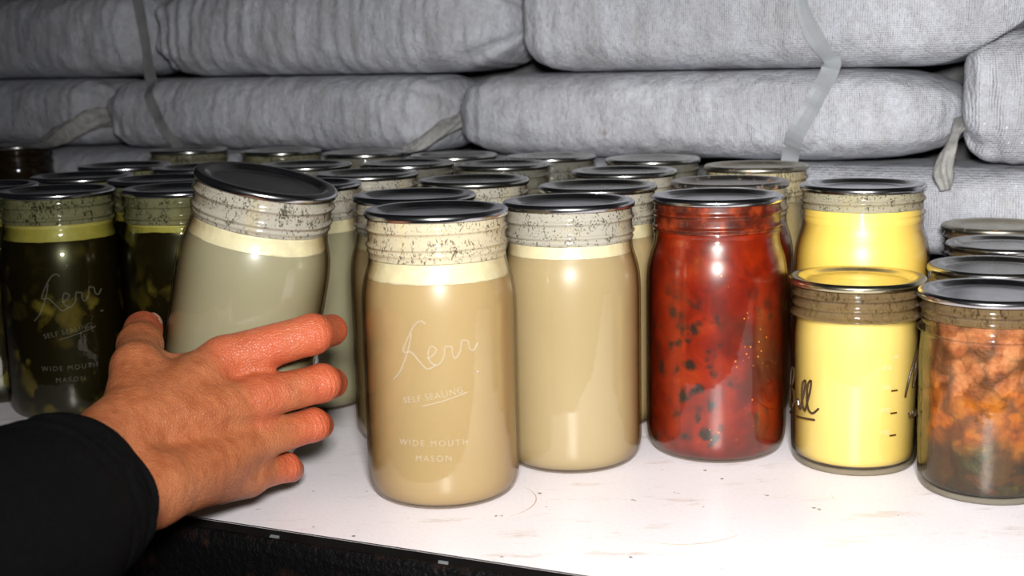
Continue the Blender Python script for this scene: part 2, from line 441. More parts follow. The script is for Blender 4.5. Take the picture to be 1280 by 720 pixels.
def fill_mesh(prof, zlo, zhi, gap, wob=0., seed=0, nr=None, lo_wob=0.):
    zs = [zlo + k for k in (0, .6, 1.6, 3.2, 5.5)] + list(np.arange(zlo + 9, zhi - 3, 5.)) + [zhi - 2.5, zhi - 1, zhi - .25, zhi] if zhi - zlo > 20 else list(np.linspace(zlo, zhi, 9))
    r0 = prof_r(prof, zlo) - gap
    P = [(0, zlo), (r0 * .5, zlo)]
    for i, z in enumerate(zs):
        lip = 0
        if zhi - zlo > 20: lip = (3, 1.4, .6, .2, .05)[i] if i < 5 else 0
        P.append((prof_r(prof, z) - gap - lip, z))
    P += [(P[-1][0] - 1.5, zhi + .15), (P[-1][0] * .5, zhi + .1), (0, zhi + .1)]
    def rf(r, z, a):
        w = 0
        x, y = math.cos(a), math.sin(a)
        if lo_wob and z < zlo + (zhi - zlo) * .55:
            w -= lo_wob * abs(noise.noise(V((x * 2.5 + seed, y * 2.5, 3)))) * 2 * (1 - (z - zlo) / max(.1, (zhi - zlo) * .55))
        if wob and z > zhi - 6: w += wob * noise.noise(V((x * 3 + seed, y * 3, z * .05)))
        return r, z + w
    return lathe('fill', P, 80, rf)
def film_mesh(prof, zlo, zhi, nr, beads):
    P = []
    for z in np.linspace(zlo, zhi, 44):
        P.append((max(prof_r(prof, z) - .55, nr - .55), z))
    out = P + [(r - .35, z) for r, z in reversed(P)] + [P[0]]
    def rf(r, z, a):
        return r + .8 * sum(bead(z, a, *b) for b in beads), z
    return lathe('film', out, 96, rf)

def jar(name, pos, kind, content, fill, glass='glass', lid='lid', film=None, fatm=None, fat_h=8., rot=0., seed=0, cname='contents', axis=None):
    root = empty(name, (pos[0], pos[1], pos[2] if len(pos) > 2 else 0.))
    if axis: root.rotation_mode = 'QUATERNION'; root.rotation_quaternion = V((0, 0, 1)).rotation_difference(V(axis))
    prof, nr, top = (QUART_PROF, 41.6, 172.6) if kind == 'quart' else (PINT_PROF, 40.6, 121.7)
    fill += 6.1 if kind == 'quart' else 5.7
    bot, wall = (2.0, 1.75) if kind == 'quart' else (5.4, 2.6)
    q = Matrix.Rotation(rot, 4, 'Z')
    b = link('glass_body', MESH[kind], None, root); b.matrix_local = q
    if not b.data.materials: b.data.materials.append(M['glass'])
    b.material_slots[0].link = 'OBJECT'; b.material_slots[0].material = M[glass]
    l = link('lid', MESH['lid'], None, root); l.matrix_local = Matrix.Translation((0, 0, (top + .6) * MM)) @ q
    if not l.data.materials: l.data.materials.append(M['lid'])
    l.material_slots[0].link = 'OBJECT'; l.material_slots[0].material = M[lid]
    zc = fill - (fat_h if fatm else 0)
    c = link(cname, fill_mesh(prof, bot, zc, wall, .0 if fatm else .4, seed), M[content], root); c.matrix_local = q
    if fatm:
        f = link('fat_layer', fill_mesh(prof, zc + .15, fill, wall - .15, .5, seed, lo_wob=1.6), M[fatm], root); f.matrix_local = q
    if film:
        f = link('residue_film', film_mesh(prof, fill + .5, top - 1.2, nr, BEADS[kind]), M[film], root); f.matrix_local = q
    return root, b

JAR = 'glass jars packed on the shelf'
BR = 'jars of broth with a cream fat layer'
DK = 'jars of dark pickled vegetables'
PT = 'small jars of brown stew'
def J(pos, kind, content, fill, label, cat='jar', group=BR, name='broth_jar', **kw):
    r, b = jar(name, pos, kind, content, fill, **kw)
    tag(r, label, cat, group); return r, b
fc = dict(fatm='fat_cream', cname='broth')
front, front_b = J((-45, 797), 'quart', 'broth_tan', 139.5, 'frontmost jar of tan broth with embossed lettering and a cream fat ring', film='film_cream', fat_h=11, seed=1, **fc)
front.scale = (1.008, 1.008, 1.02)
white2, _ = J((38, 860), 'quart', 'broth_beige', 142, 'jar of beige broth just left of the red salsa jar', film='film_grey', fat_h=7.5, seed=2, rot=2.0, **fc)
AX = V((.2164, -.0802, .973)); JB = V((-184.6, 813.9, 27.9))
held, held_b = J(tuple(JB), 'quart', 'broth_grey', 141, 'tilted jar of greyish broth gripped and lifted by the hand', name='held_broth_jar', film='film_grey', fat_h=10, seed=3, rot=1.1, axis=AX, **fc)
J((-67, 923), 'quart', 'broth_beige', 141, 'broth jar half hidden directly behind the frontmost lettered jar', film='film_grey', fat_h=9, seed=4, rot=.7, **fc)
J((-28, 1033), 'quart', 'broth_beige', 141, 'broth jar with lid showing above the gap between the two front broth jars', film='film_grey', fat_h=9, seed=5, rot=1.7, lid='lid_old', **fc)
J((64, 962), 'quart', 'broth_beige', 141, 'broth jar peeking between the beige broth jar and the red salsa jar', film='film_grey', fat_h=9, seed=6, rot=2.7, lid='lid_old', **fc)
J((94, 1084), 'quart', 'broth_beige', 141, 'broth jar between the back row and the jar peeking beside the red salsa', film='film_grey', fat_h=9, seed=7, rot=3.7, lid='lid_old', **fc)
J((131, 1210), 'quart', 'broth_beige', 141, 'back row jar against the sacks, just left of the jar with the stained lid', film='film_shaded', fat_h=9, seed=8, rot=.2, lid='lid_old', **fc)
J((40.1, 1268.2), 'quart', 'broth_beige', 141, 'back row jar against the sacks, straight above the lid of the beige broth jar', film='film_shaded', fat_h=9, seed=9, rot=4.1, lid='lid_old', **fc)
J((-55, 1313), 'quart', 'broth_beige', 141, 'back row jar under the tied meeting point of the two middle sacks', film='film_shaded', fat_h=9, seed=10, rot=5., lid='lid_old', **fc)
J((-150, 1378), 'quart', 'broth_beige', 141, 'back row jar against the sacks, up and right of the held jar', film='film_shaded', fat_h=9, seed=11, rot=5.5, lid='lid_old', **fc)
J((-247, 1438), 'quart', 'pickle', 141, 'back row jar against the sacks straight above the held jar', film='film_olive', fatm='fat_olive', name='pickle_jar', group=DK, seed=12, lid='lid_old', cname='pickles')
J((-360, 1492), 'quart', 'pickle', 141, 'back row jar against the sacks below the darker left strap', film='film_olive', fatm='fat_olive', name='pickle_jar', group=DK, seed=13, lid='lid_old', cname='pickles')
J((-94.3, 1222.8), 'quart', 'broth_beige', 141, 'second row broth jar before the back row, up left of the lettered jar', film='film_shaded', fat_h=9, seed=14, rot=.4, lid='lid_old', **fc)
J((-6.4, 1184.2), 'quart', 'broth_beige', 141, 'second row broth jar before the back row, up right of the lettered jar', film='film_shaded', fat_h=9, seed=15, rot=.9, lid='lid_old', **fc)
J((-190, 1229.6), 'quart', 'broth_beige', 141, 'second row jar whose lid peeks over the right half of the held jar', film='film_shaded', fat_h=9, seed=16, rot=1.4, lid='lid_old', **fc)
J((-120.3, 1115.8), 'quart', 'broth_grey', 141, 'broth jar with bright lid right beside the lid of the held jar', film='film_grey', fat_h=9, seed=17, rot=1.9, lid='lid_old', **fc)
J((-159.1, 1028), 'quart', 'broth_grey', 141, 'grey broth jar standing behind the fingers, mostly hidden by the held jar', film='film_grey', fat_h=9, seed=18, rot=2.4, **fc)
# dark pickle jars on the left
pk = dict(name='pickle_jar', group=DK, film='film_olive', fatm='fat_olive', glass='glass_olive', cname='pickles')
dk, dk_b = J((-349.9, 1019.7), 'quart', 'pickle', 144, 'dark pickle jar nearest the front, left of the thumb', fat_h=12, seed=21, **pk)
J((-254, 1014), 'quart', 'pickle', 143, 'dark pickle jar squeezed between the front pickle jar and the held jar', fat_h=5, seed=22, rot=1., **pk)
J((-428.5, 1074.9), 'quart', 'pickle', 144, 'dark pickle jar cut off by the left edge beside the front pickle jar', fat_h=7, seed=23, rot=2., **pk)
J((-372.9, 1153.2), 'quart', 'pickle', 143, 'dark pickle jar right behind the front pickle jar', fat_h=7, seed=24, rot=3., **pk)
J((-291.4, 1102.4), 'quart', 'pickle', 143, 'dark pickle jar whose lid shows just left of the held jar', fat_h=7, seed=25, rot=4., **pk)
J((-368.8, 1270.2), 'quart', 'pickle', 143, 'dark pickle jar third back in the line behind the front pickle jar', fat_h=7, seed=26, rot=5., **pk)
J((-285.7, 1222), 'quart', 'pickle', 143, 'dark pickle jar with lid mostly hidden behind the left rim of the held jar', fat_h=7, seed=27, rot=.5, **pk)
tag(jar('amber_jar', (-614, 1655), 'quart', 'amber', 118, film='film_amber', glass='glass_olive', lid='lid_old', seed=28, cname='preserve')[0], 'dark jar with amber preserve standing alone far back left by the sacks', 'jar')
# red, yellow and beige jars
tag(jar('salsa_jar', (137.5, 875.2), 'quart', 'salsa', 145, film='film_red', seed=30, rot=.6, cname='salsa')[0], 'jar of red tomato salsa with dark herbs and orange flecks', 'jar')
tag(jar('salsa_jar', (162, 973), 'quart', 'salsa', 140, film='film_beige', lid='lid_red', seed=31, rot=2.6, cname='salsa')[0], 'jar with red spotted dull lid right behind the red salsa jar', 'jar')
tag(jar('preserve_jar', (207, 1109), 'quart', 'beige', 138, film='film_beige', lid='lid_gold', seed=32, rot=1.6, cname='preserve')[0], 'jar with stained yellowish grey lid second behind the red salsa jar', 'jar')
tag(jar('fat_jar', (248.6, 927.9), 'quart', 'lard2', 151, film='film_spotty', seed=33, rot=.4, cname='yellow_fat')[0], 'tall jar of yellow fat behind the short yellow jar', 'jar')
short, short_b = jar('fat_jar', (222.7, 839.1), 'pint', 'lard', 93, glass='glass_heavy', film='film_brown', lid='lid_yellow', seed=34, rot=.0, cname='yellow_fat')
tag(short, 'short wide jar of pale yellow fat with measuring marks', 'jar')
for i, (p, lab, lm) in enumerate([((288.2, 778.8), 'small stew jar nearest the front at the right end', 'lid'),
        ((323, 871), 'small stew jar second from the front in the right end column', 'lid_old'),
        ((369, 974), 'small stew jar third from the front in the right end column', 'lid_old'),
        ((400, 1080), 'small stew jar farthest back in the right end column by the sacks', 'lid_gold')]):
    J(p, 'pint', 'stew', 101, lab, name='stew_jar', group=PT, glass='glass_heavy', film='film_brown', lid=lm, seed=40 + i, rot=i * 1.7, cname='stew')

# ---------------------------------------------------------------- raised lettering on glass
def text_mesh(txt, size, extrude=.35, shear=0., spacing=1.):
    cu = bpy.data.curves.new('t', 'FONT'); cu.body = txt; cu.size = size; cu.extrude = extrude; cu.align_x = 'CENTER'; cu.shear = shear
    cu.space_character = spacing; cu.offset = .004
    o = bpy.data.objects.new('t', cu); C.objects.link(o)
    dg = bpy.context.evaluated_depsgraph_get(); me = bpy.data.meshes.new_from_object(o.evaluated_get(dg))
    v = [tuple(p.co) for p in me.vertices]; f = [tuple(p.vertices) for p in me.polygons]
    bpy.data.objects.remove(o); bpy.data.curves.remove(cu); bpy.data.meshes.remove(me)
    return v, f
def wrap(v, prof, ang, zc, tilt=0., lift=.15):
    """flat (x, y, h) in mm laid on the jar; ang = direction the text faces"""
    out = []
    for (x, y, h) in v:
        X = x * math.cos(tilt) - y * math.sin(tilt); Y = x * math.sin(tilt) + y * math.cos(tilt)
        z = zc + Y; r = prof_r(prof, z); a = ang + X / r
        rr = r + h + lift
        out.append(V((rr * math.cos(a), rr * math.sin(a), z)))
    return out
def strokes(lines, rad=.55):
    parts = []
    for ln in lines:
        parts.append(tube(spline([(x, y, 0) for x, y in ln], 6), rad, 6))
    vs, fs = [], []
    for v, f in parts:
        o = len(vs); vs += [tuple(p) for p in v]; fs += [tuple(i + o for i in q) for q in f]
    return vs, fs
K_SCRIPT = [[(-25, -13), (-20, -8), (-14, 4), (-11, 14)], [(-2, 19), (-5, 21), (-10, 17), (-17, 4), (-12, 3), (-7, -3), (-3, -7), (2, -5)],
            [(-3, -1), (1, 1), (3, 4), (0, 6), (-2, 2), (-1, -3), (3, -5), (7, -1)], [(7, -1), (8, 5), (10, 5), (12, 4.5), (12, 0), (14, -2), (17, 2)],
            [(17, 2), (18, 7.5), (20, 7.5), (22, 6.5), (22.5, 2.5), (25, 1), (28, 5)]]
def emboss(root, prof, ang, mat='glass_emboss'):
    parts = []
    v, f = strokes(K_SCRIPT, .6); parts.append((wrap(v, prof, ang, 94, .05), f))
    for t, s, z, tl, x, sp in [('SELF SEALING', 5.4, 69, .17, 0, 1.12), ('TM', 1.9, 78, .17, 27, 1), ('WIDE MOUTH', 5.2, 41, 0, -1, 1.35), ('MASON', 5.2, 32, 0, -1, 1.35)]:
        v, f = text_mesh(t, s, spacing=sp); v = [(a + x, b, h) for a, b, h in v]
        parts.append((wrap(v, prof, ang, z, tl), f))
    v, f = strokes([[(-7, -2), (6, -1), (21, .6)]], .45); parts.append((wrap(v, prof, ang, 68, .17), f))
    for nm, pp in (('embossed_script', parts[:1]), ('embossed_lettering', parts[1:3] + parts[5:]), ('embossed_lettering', parts[3:5])):
        vs, fs = merge(pp)
        o = link(nm, mesh_np(nm, vs, fs, False), M[mat]); o.parent = root
emboss(front_b, QUART_PROF, math.radians(-90 - 3.2 + .2))
emboss(dk_b, QUART_PROF, math.radians(-90 + 19), 'glass_faint')
# measuring marks and script on the short yellow jar
M['ink'] = M['glass_emboss']
parts = []; nums = []
fa = math.atan2(-839.1, -222.7)           # the side of the jar turned to the viewer
for k, (z, lab) in enumerate([(70, '400'), (57.5, '300'), (43, '200'), (28.5, '100')]):
    if k: 
        v, f = strokes([[(-2.2, 0), (2.2, 0)]], .5); parts.append((wrap(v, PINT_PROF, fa + .62, z - 1), f))
    v, f = text_mesh(lab, 4.2); nums.append((wrap(v, PINT_PROF, fa + .47, z), f))
v, f = text_mesh('ml', 3.6); nums.append((wrap(v, PINT_PROF, fa + .62, 77), f))
M_SCRIPT = [[(-9, -13), (-6, -2), (0, 11), (3, 15), (4, 13), (1, 4), (-1, -8)], [(-1, -8), (3, 2), (8, 12), (11, 13), (10, 6), (9, -6), (12, -8)],
            [(12, -6), (15, -2), (18, 0), (16, -6), (20, -7)], [(20, -5), (24, -1), (23, -7), (27, -6)], [(27, -4), (31, 0), (28, -6), (33, -5)], [(33, -5), (34, 0), (36, -6), (38, -1), (40, -6)]]
vs, fs = merge(nums); link('measuring_numbers', mesh_np('numbers', vs, fs, False), M['glass_emboss'], short_b)
vs, fs = merge(parts); link('measuring_marks', mesh_np('marks', vs, fs, False), M['glass_ridge'], short_b); parts = []
v, f = strokes(M_SCRIPT, .7); parts.append((wrap(v, PINT_PROF, fa + 1.06, 64), f))
v, f = text_mesh('WIDE MOUTH', 6.0, spacing=1.2); v = [(a + 26, b, h) for a, b, h in v]; parts.append((wrap(v, PINT_PROF, fa + .84, 36), f))
B_SCRIPT = [[(-14, -14), (-10, -4), (-6, 10), (-2, 16), (2, 13), (-2, 5), (-7, 2), (0, 1), (2, -5), (-3, -11), (-10, -10)],
            [(3, -6), (7, -3), (9, -7), (11, -9)], [(11, -8), (15, 4), (16, 11), (13, 8), (13, -5), (16, -9)], [(16, -8), (20, 4), (21, 12), (18, 8), (18, -5), (22, -9), (27, -5)],
            [(-14, -17), (4, -15), (24, -13)]]
vs, fs = merge(parts); link('embossed_lettering', mesh_np('lettering', vs, fs, False), M['glass_ridge'], short_b); parts = []
v, f = strokes(B_SCRIPT, .7); parts.append((wrap(v, PINT_PROF, fa - 1.22, 48), f))
vs, fs = merge(parts)
link('embossed_logo', mesh_np('lettering', vs, fs, False), M['glass_ridge'], short_b)

# ---------------------------------------------------------------- shelf board, rack beam, wall and floor
E0 = V((-196.9, 756.8, 0)); E1 = V((30.1, 652.8, 0)); ed = (E1 - E0).normalized(); mo = V((ed.y, -ed.x, 0))  # mo points to the viewer
TH = math.radians(30); WO = V((167, 1266, 0)); wu = V((math.cos(TH), -math.sin(TH), 0)); wn = V((math.sin(TH), math.cos(TH), 0))
def prism(pts, z0, z1):
    n = len(pts); vs = [(p[0] * MM, p[1] * MM, z0 * MM) for p in pts] + [(p[0] * MM, p[1] * MM, z1 * MM) for p in pts]
    fs = [tuple(range(n))[::-1], tuple(range(n, 2 * n))] + [(i, (i + 1) % n, n + (i + 1) % n, n + i) for i in range(n)]
    return vs, fs
a, b = E0 - ed * 900, E0 + ed * 1150
c, d = WO + wu * 880 + wn * 190, WO - wu * 1500 + wn * 190
vs, fs = prism([a, b, c, d], -14, 0)
me = mesh_np('board', vs, fs, False); board = link('shelf_board', me, M['board']); me.materials.append(M['board_edge'])
bm = bmesh.new(); bm.from_mesh(me); bmesh.ops.recalc_face_normals(bm, faces=bm.faces[:]); 
bmesh.ops.bevel(bm, geom=[e for e in bm.edges if abs(e.verts[0].co.z) < 1e-6 and abs(e.verts[1].co.z) < 1e-6], offset=.0006, segments=2, affect='EDGES'); 
for f in bm.faces:
    if abs(f.normal.z) < .5 and f.calc_area() > 1e-3: f.material_index = 1
bm.to_mesh(me); bm.free()
tag(board, 'white scuffed shelf board carrying all the jars', 'shelf')
# faint dried jar rings lying on the board are wear of the board itself
def ring_mark(cx, cy, r, a0, a1, w):
    vs, fs = [], []; n = 28
    for k in range(n + 1):
        t = a0 + (a1 - a0) * k / n; ww = w * (.5 + .5 * abs(noise.noise(V((t * 4, cx, 0))))) * math.sin(math.pi * min(1, max(0, k / n)) ) + .05
        for s in (-1, 1):
            for zz in (.02, .10): vs.append(((cx + (r + s * ww) * math.cos(t)) * MM, (cy + (r + s * ww) * math.sin(t)) * MM, zz * MM))
    for k in range(n):
        o = k * 4
        fs += [(o + 1, o + 3, o + 7, o + 5), (o, o + 1, o + 5, o + 4), (o + 2, o + 6, o + 7, o + 3)]
    return vs, fs
for args in [(-26, 775, 38, -1.0, .6, .5), (92, 736, 44, -2.1, -.75, .6)]:
    vs, fs = ring_mark(*args)
    link('stain', mesh_np('stain', vs, fs, False), M['stain_ring'], board)
# steel beam with an upturned front lip
prof = [(-40, -17), (6.0, -17), (6.0, -4), (6.6, -2.6), (8, -2), (9.6, -2.4), (11, -4.5), (12.5, -10), (13, -20), (13, -58), (12, -62), (8, -64), (-8, -64), (-8, -60), (7, -60), (9, -57), (9, -21), (-40, -21)]
L0, L1 = E0 - ed * 900, E0 + ed * 1150
vs = []
for P in (L0, L1):
    for (o, z) in prof:
        q = P + mo * o; vs.append((q.x * MM, q.y * MM, z * MM))
n = len(prof); fs = [(i, (i + 1) % n, n + (i + 1) % n, n + i) for i in range(n)]
rack = empty('steel_rack', E0 + mo * 2 + V((0, 0, -17)))
def child_world(name, vs, fs, mat, root, smooth=False):
    o = link(name, mesh_np(name, vs, fs, smooth), mat); o.parent = root; o.matrix_parent_inverse = Matrix.Translation(-root.location)
    bm = bmesh.new(); bm.from_mesh(o.data); bmesh.ops.recalc_face_normals(bm, faces=bm.faces[:]); bm.to_mesh(o.data); bm.free()
    return o
bfaces = fs + [tuple(range(n)), tuple(range(n, 2 * n))]
child_world('front_beam', vs, bfaces, M['beam'], rack)
vs, fs = [], []
for s in (60, 980):
    for w in (-20, 260):
        P = E0 - ed * 560 + ed * s * 1.55 - mo * (w + 18)
        v, f = prism([P + ed * x + mo * y for x, y in ((-18, -18), (18, -18), (18, 18), (-18, 18))], -900, -21)
        child_world('post', v, f, M['beam'], rack)
for P in (V((-140.3, 730.3, 0)), V((-41.1, 683.4, 0))):
    s = (P - E0).dot(ed); Q = E0 + ed * s
    pts = [Q + ed * x + mo * y for x, y in ((-3, .6), (3, .6), (5.5, 6.6), (-.5, 6.6))]
    v, f = prism(pts, -5.2, -3.4); o = child_world('clip', v, f, M['zinc'], rack); o['label'] = 'small bright metal clip in the gap'
tag(rack, 'black hammered steel rack beam along the front edge of the white board', 'rack')
# wall of the room behind the sacks and the floor
def wall_box(name, s0, s1, n0, n1, z0, z1, mat):
    pts = [WO + wu * s + wn * k for s, k in ((s0, n0), (s1, n0), (s1, n1), (s0, n1))]
    v, f = prism(pts, z0, z1); o = link(name, mesh_np(name, v, f, False), mat); o['kind'] = 'structure'; return o
wall_box('wall_back', -2200, 1500, 200, 320, -900, 1500, M['concrete'])
wall_box('floor', -2600, 1900, -2200, 320, -960, -900, M['earth'])

# ---------------------------------------------------------------- sacks
def sack(s0, s1, z0, z1, seed, label, lean=0., dep=82., front=0., wr=1., rise=None, tap=(10, 10), under=None):
    """a filled woven sack lying along the wall; s along the wall, z up, in mm"""
    nu, nv = 190, 64; L = (s1 - s0) / 2; cs = (s0 + s1) / 2; H = (z1 - z0) / 2; cz = (z0 + z1) / 2
    vs = []
    for i in range(nu):
        t = -1 + 2 * i / (nu - 1); t = math.sin(t * math.pi / 2) * .55 + t * .45
        at = abs(t)
        tp = tap[0] if t < 0 else tap[1]
        f = max(0., 1 - at ** tp) ** .5
        g = max(0., 1 - at ** (tp + 2)) ** .5
        end = max(0., (at - .72) / .28)
        for j in range(nv):
            a = 2 * math.pi * j / nv; ca, sa = math.cos(a), math.sin(a)
            e = 2 / 3.3
            y = math.copysign(abs(ca) ** e, ca); z = math.copysign(abs(sa) ** (2 / 3.0), sa)
            x = t * L
            p = V((x * .012 + seed * 3.1, y * 1.3, z * 1.3 + seed))
            w = 4.2 * noise.noise(p * .8) + 2.4 * noise.noise(p * 2.3) + 1.0 * noise.noise(p * 5.1)
            # cross creases near the ends, gathers at the very end
            w += wr * 1.1 * min(1, end * 1.6) * math.sin(x * .34 + z * z * 1.6 + 4 * noise.noise(V((z * 1.2, seed, x * .012)))) * (1 - end * .4)
            w += wr * 3.0 * end ** 2 * math.sin(a * 9 + seed * 2 + 2 * noise.noise(V((x * .03, seed, 0))))
            w += wr * .8 * noise.noise(V((x * .09 + seed, z * .5, 4)))
            dd = dep * g + w * g; hh = H * f + (.35 * w + .8) * f
            zz = cz + z * hh
            zlim = 0.35
            up = 0.
            if rise and cs + x > rise[0]: up = rise[2] * ((cs + x - rise[0]) / rise[1]) ** 2
            zz = max(z0 + zlim + up, min(z1 - zlim, zz + lean * t * H * .2 * (1 - f)))
            q = WO + wu * (cs + x) + wn * (dep + front - y * dd * (1 if y > 0 else .95))
            if under and cs + x < under[3]: zz = min(zz, 250.3 + under[2] * (max(0, cs + x - under[0]) / under[1]) ** 2)
            vs.append((q.x * MM, q.y * MM, zz * MM))
    fs = grid_faces(nu, nv)
    fs.append(tuple(range(nv))[::-1]); fs.append(tuple((nu - 1) * nv + k for k in range(nv)))
    base = WO + wu * cs + wn * dep; base.z = z0
    root = empty('sack', base)
    o = child_world('filled_body', vs, fs, M['bag'], root, True)
    o.data.polygons.foreach_set('use_smooth', [True] * len(o.data.polygons))
    tag(root, label, 'sack', 'woven sacks stacked as a wall')
    return root, o
B = {}
def S(key, *a, **k): B[key] = sack(*a, **k)
S('a', -1230, -712, 254, 362, 1, 'dim top row sack at the far left, left of the darker strap', dep=80, tap=(10, 13))
S('b', -706, -203, 252.5, 360, 2, 'top row sack left of the middle joint with ringed creases at its right end', dep=84, wr=3.2, tap=(12, 9))
S('c', -199, 318, 251, 360, 3, 'top row sack right of the middle joint, crossed by the pale strap', dep=84, rise=(205, 46, 9), tap=(14, 8))
S('d', 336, 830, 285, 388, 4, 'top row sack at the far right end', dep=80)
S('e', -1310, -797, 167, 253.5, 5, 'dim lower sack at the far left with a folded pale end', dep=78, tap=(10, 16))
S('f', -791, -287, 166, 252, 6, 'lower sack behind the held jar with a crumpled right corner', dep=80, wr=1.6, tap=(16, 15))
S('g', -279, 250, 165, 250.5, 7, 'wide bright lower sack with a brown spot, right of the middle', dep=86, tap=(11, 6.5))
S('h', 246, 740, 164.5, 284, 8, 'lower sack at the right edge with a hanging tied end', dep=84, wr=2., front=-3, tap=(26, 10), under=(205, 46, 9, 300))
S('i', -1040, -545, 82, 165, 9, 'third row sack down behind the dark pickle jars', dep=80)
S('j', -537, -20, 82, 164, 10, 'third row sack down behind the middle back row jars', dep=80)
S('k', -12, 420, 82, 163, 11, 'third row sack showing below the wide bright sack behind the yellow jar', dep=84)
S('k2', 428, 820, 82, 157, 12, 'third row sack at the right behind the small stew jars', dep=80)
S('l', -930, -350, .3, 81, 13, 'bottom row sack on the board behind the pickle jars', dep=80)
S('m', -342, 190, .3, 81, 14, 'bottom row sack on the board behind the middle jars', dep=80)
S('n', 198, 760, .3, 81, 15, 'bottom row sack on the board behind the stew jars', dep=80)

def wp(s, z, off=0.):     # a point of the sack wall's front: s along the wall, z up, off towards the room
    return WO + wu * s - wn * off + V((0, 0, z))
def crumple(name, pts, rad, root, seed, mat='tie', flat=.6):
    """a twisted, bunched sack end"""
    P = spline(pts, 7); n = len(P); seg = 20; vs = []
    R = np.interp(np.linspace(0, 1, n), np.linspace(0, 1, len(rad)), rad)
    prev = None
    for i, p in enumerate(P):
        t = (P[min(i + 1, n - 1)] - P[max(0, i - 1)]).normalized()
        x = wn.cross(t).normalized(); y = t.cross(x)
        for k in range(seg):
            a = 2 * math.pi * k / seg
            r = R[i] * (1 + .28 * math.sin(a * 4 + i * .35 + seed) + .2 * noise.noise(V((math.cos(a) * 2, math.sin(a) * 2 + seed, i * .3))))
            vs.append((p + x * math.cos(a) * r + y * math.sin(a) * r * flat) * MM)
    fs = grid_faces(n, seg); fs.append(tuple(range(seg))[::-1]); fs.append(tuple((n - 1) * seg + k for k in range(seg)))
    o = child_world(name, vs, fs, M[mat], root, True)
    return o
crumple('tied_end', [wp(250, 204, -50), wp(249, 198, -22), wp(247, 184, -4), wp(243, 164, 6), wp(246, 146, 8)], [9, 6, 3.5, 4.5, 6, 7, 4], B['h'][0], 1)
crumple('folded_end', [wp(-797, 205, -55), wp(-810, 202, -20), wp(-840, 186, 4), wp(-878, 171, 6)], [8, 12, 13, 10, 5], B['e'][0], 2)
crumple('folded_end', [wp(-287, 204, -60), wp(-292, 190, -20), wp(-306, 176, 2), wp(-322, 172, 4)], [12, 9, 7, 4, 3], B['f'][0], 3)

# straps hanging over the sacks, laid on the sack surfaces
trees = []
for r, o in B.values():
    me = o.data; trees.append(BVHTree.FromPolygons([tuple(v.co) for v in me.vertices], [tuple(p.vertices) for p in me.polygons]))
def on_wall(s, z, off=1.6):
    org = wp(s, z, 200) * MM; best = None
    for t in trees:
        h = t.ray_cast(org, wn)
        if h[0] is not None and (best is None or h[3] < best): best = h[3]
    return wp(s, z, 200) + wn * ((best / MM if best else 215) - off)
def strap(name, pts, widths, mat, label, twist=()):
    P = spline([(s, z, 0) for s, z in pts], 9); n = len(P)
    Q = [on_wall(p.x, p.y, 0) for p in P]
    D = [(q - WO).dot(wn) for q in Q]
    # a strap bridges seams: keep it taut over the bulges
    for _ in range(60):
        D2 = D[:]
        for i in range(1, n - 1): D2[i] = min(D[i], .5 * (D2[i - 1] + D2[i + 1]) + .25)
        D = D2
    W = np.interp(np.linspace(0, 1, n), np.linspace(0, 1, len(widths)), widths)
    vs = []
    for i, p in enumerate(P):
        t = V((P[min(i + 1, n - 1)].x - P[max(0, i - 1)].x, P[min(i + 1, n - 1)].y - P[max(0, i - 1)].y, 0)).normalized()
        sx, sz = -t.y, t.x
        for (k, off) in ((-1, 2.6), (-.4, 2.2), (.4, 2.2), (1, 2.6), (1, 1.8), (-1, 1.8)):
            s = p.x + sx * k * W[i] / 2; z = p.y + sz * k * W[i] / 2
            vs.append((WO + wu * s + wn * (D[i] - off) + V((0, 0, z))) * MM)
    fs = grid_faces(n, 6); fs += [tuple(range(6))[::-1], tuple((n - 1) * 6 + k for k in range(6))]
    o = link(name, mesh_np(name, vs, fs, False), M[mat])
    bm = bmesh.new(); bm.from_mesh(o.data); bmesh.ops.recalc_face_normals(bm, faces=bm.faces[:]); bm.to_mesh(o.data); bm.free()
    tag(o, label, 'strap'); return o
strap('plastic_strap', [(112, 356), (114, 312), (124, 283), (135, 262), (137, 251), (128, 226), (115, 202), (103, 176), (97, 154)], [8, 11, 16, 14, 17, 16, 17, 17, 15], 'strap', 'pale flat plastic strap kinked over the two bright right sacks')
strap('plastic_strap', [(-716, 358), (-710, 324), (-705, 289), (-702, 256), (-696, 239), (-682, 211), (-664, 179), (-656, 154)], [16, 17, 14, 18, 15, 15, 15, 15], 'strap_dark', 'darker strap hanging over the left sacks')

# ---------------------------------------------------------------- hand (one continuous surface grown from a distance field)
HP = dict(WR=(-210.0, 668.0, 69.9), WU=(-188.1, 655.0, 45.8), FA=(-214, 590.0, 58.0),
 I0=(-167.6, 747.0, 93.3), I1=(-118.8, 765.0, 103.1), I2=(-111.0, 791.0, 100.0), I3=(-112.3, 814.0, 93.7),
 M0=(-147.6, 738.0, 71.8), M1=(-114.5, 765.0, 73.4), M2=(-111.8, 790.0, 67.1), M3=(-115.8, 814.0, 59.7),
 R0=(-147.6, 738.0, 47.0), R1=(-121.1, 766.0, 47.6), R2=(-120.8, 789.0, 40.7), R3=(-126.6, 810.0, 32.8),
 P0=(-154.6, 733.0, 27.2), P1=(-138.0, 762.0, 22.9), P2=(-138.0, 781.0, 15.4), P3=(-144.8, 799.0, 10.2),
 T0=(-205.9, 682.0, 77.2), T1=(-211.0, 722.0, 94.9), T2=(-219.3, 760.0, 99.7), T3=(-224.8, 788.0, 103.1))
HP = {k: np.array(v, np.float32) + np.array([0, 0, 4.5], np.float32) for k, v in HP.items()}
HS = 1.05
lo = np.array([-262, 575, -2], np.float32); hi = np.array([-92, 832, 128], np.float32)
dims = np.ceil((hi - lo) / HS).astype(int)
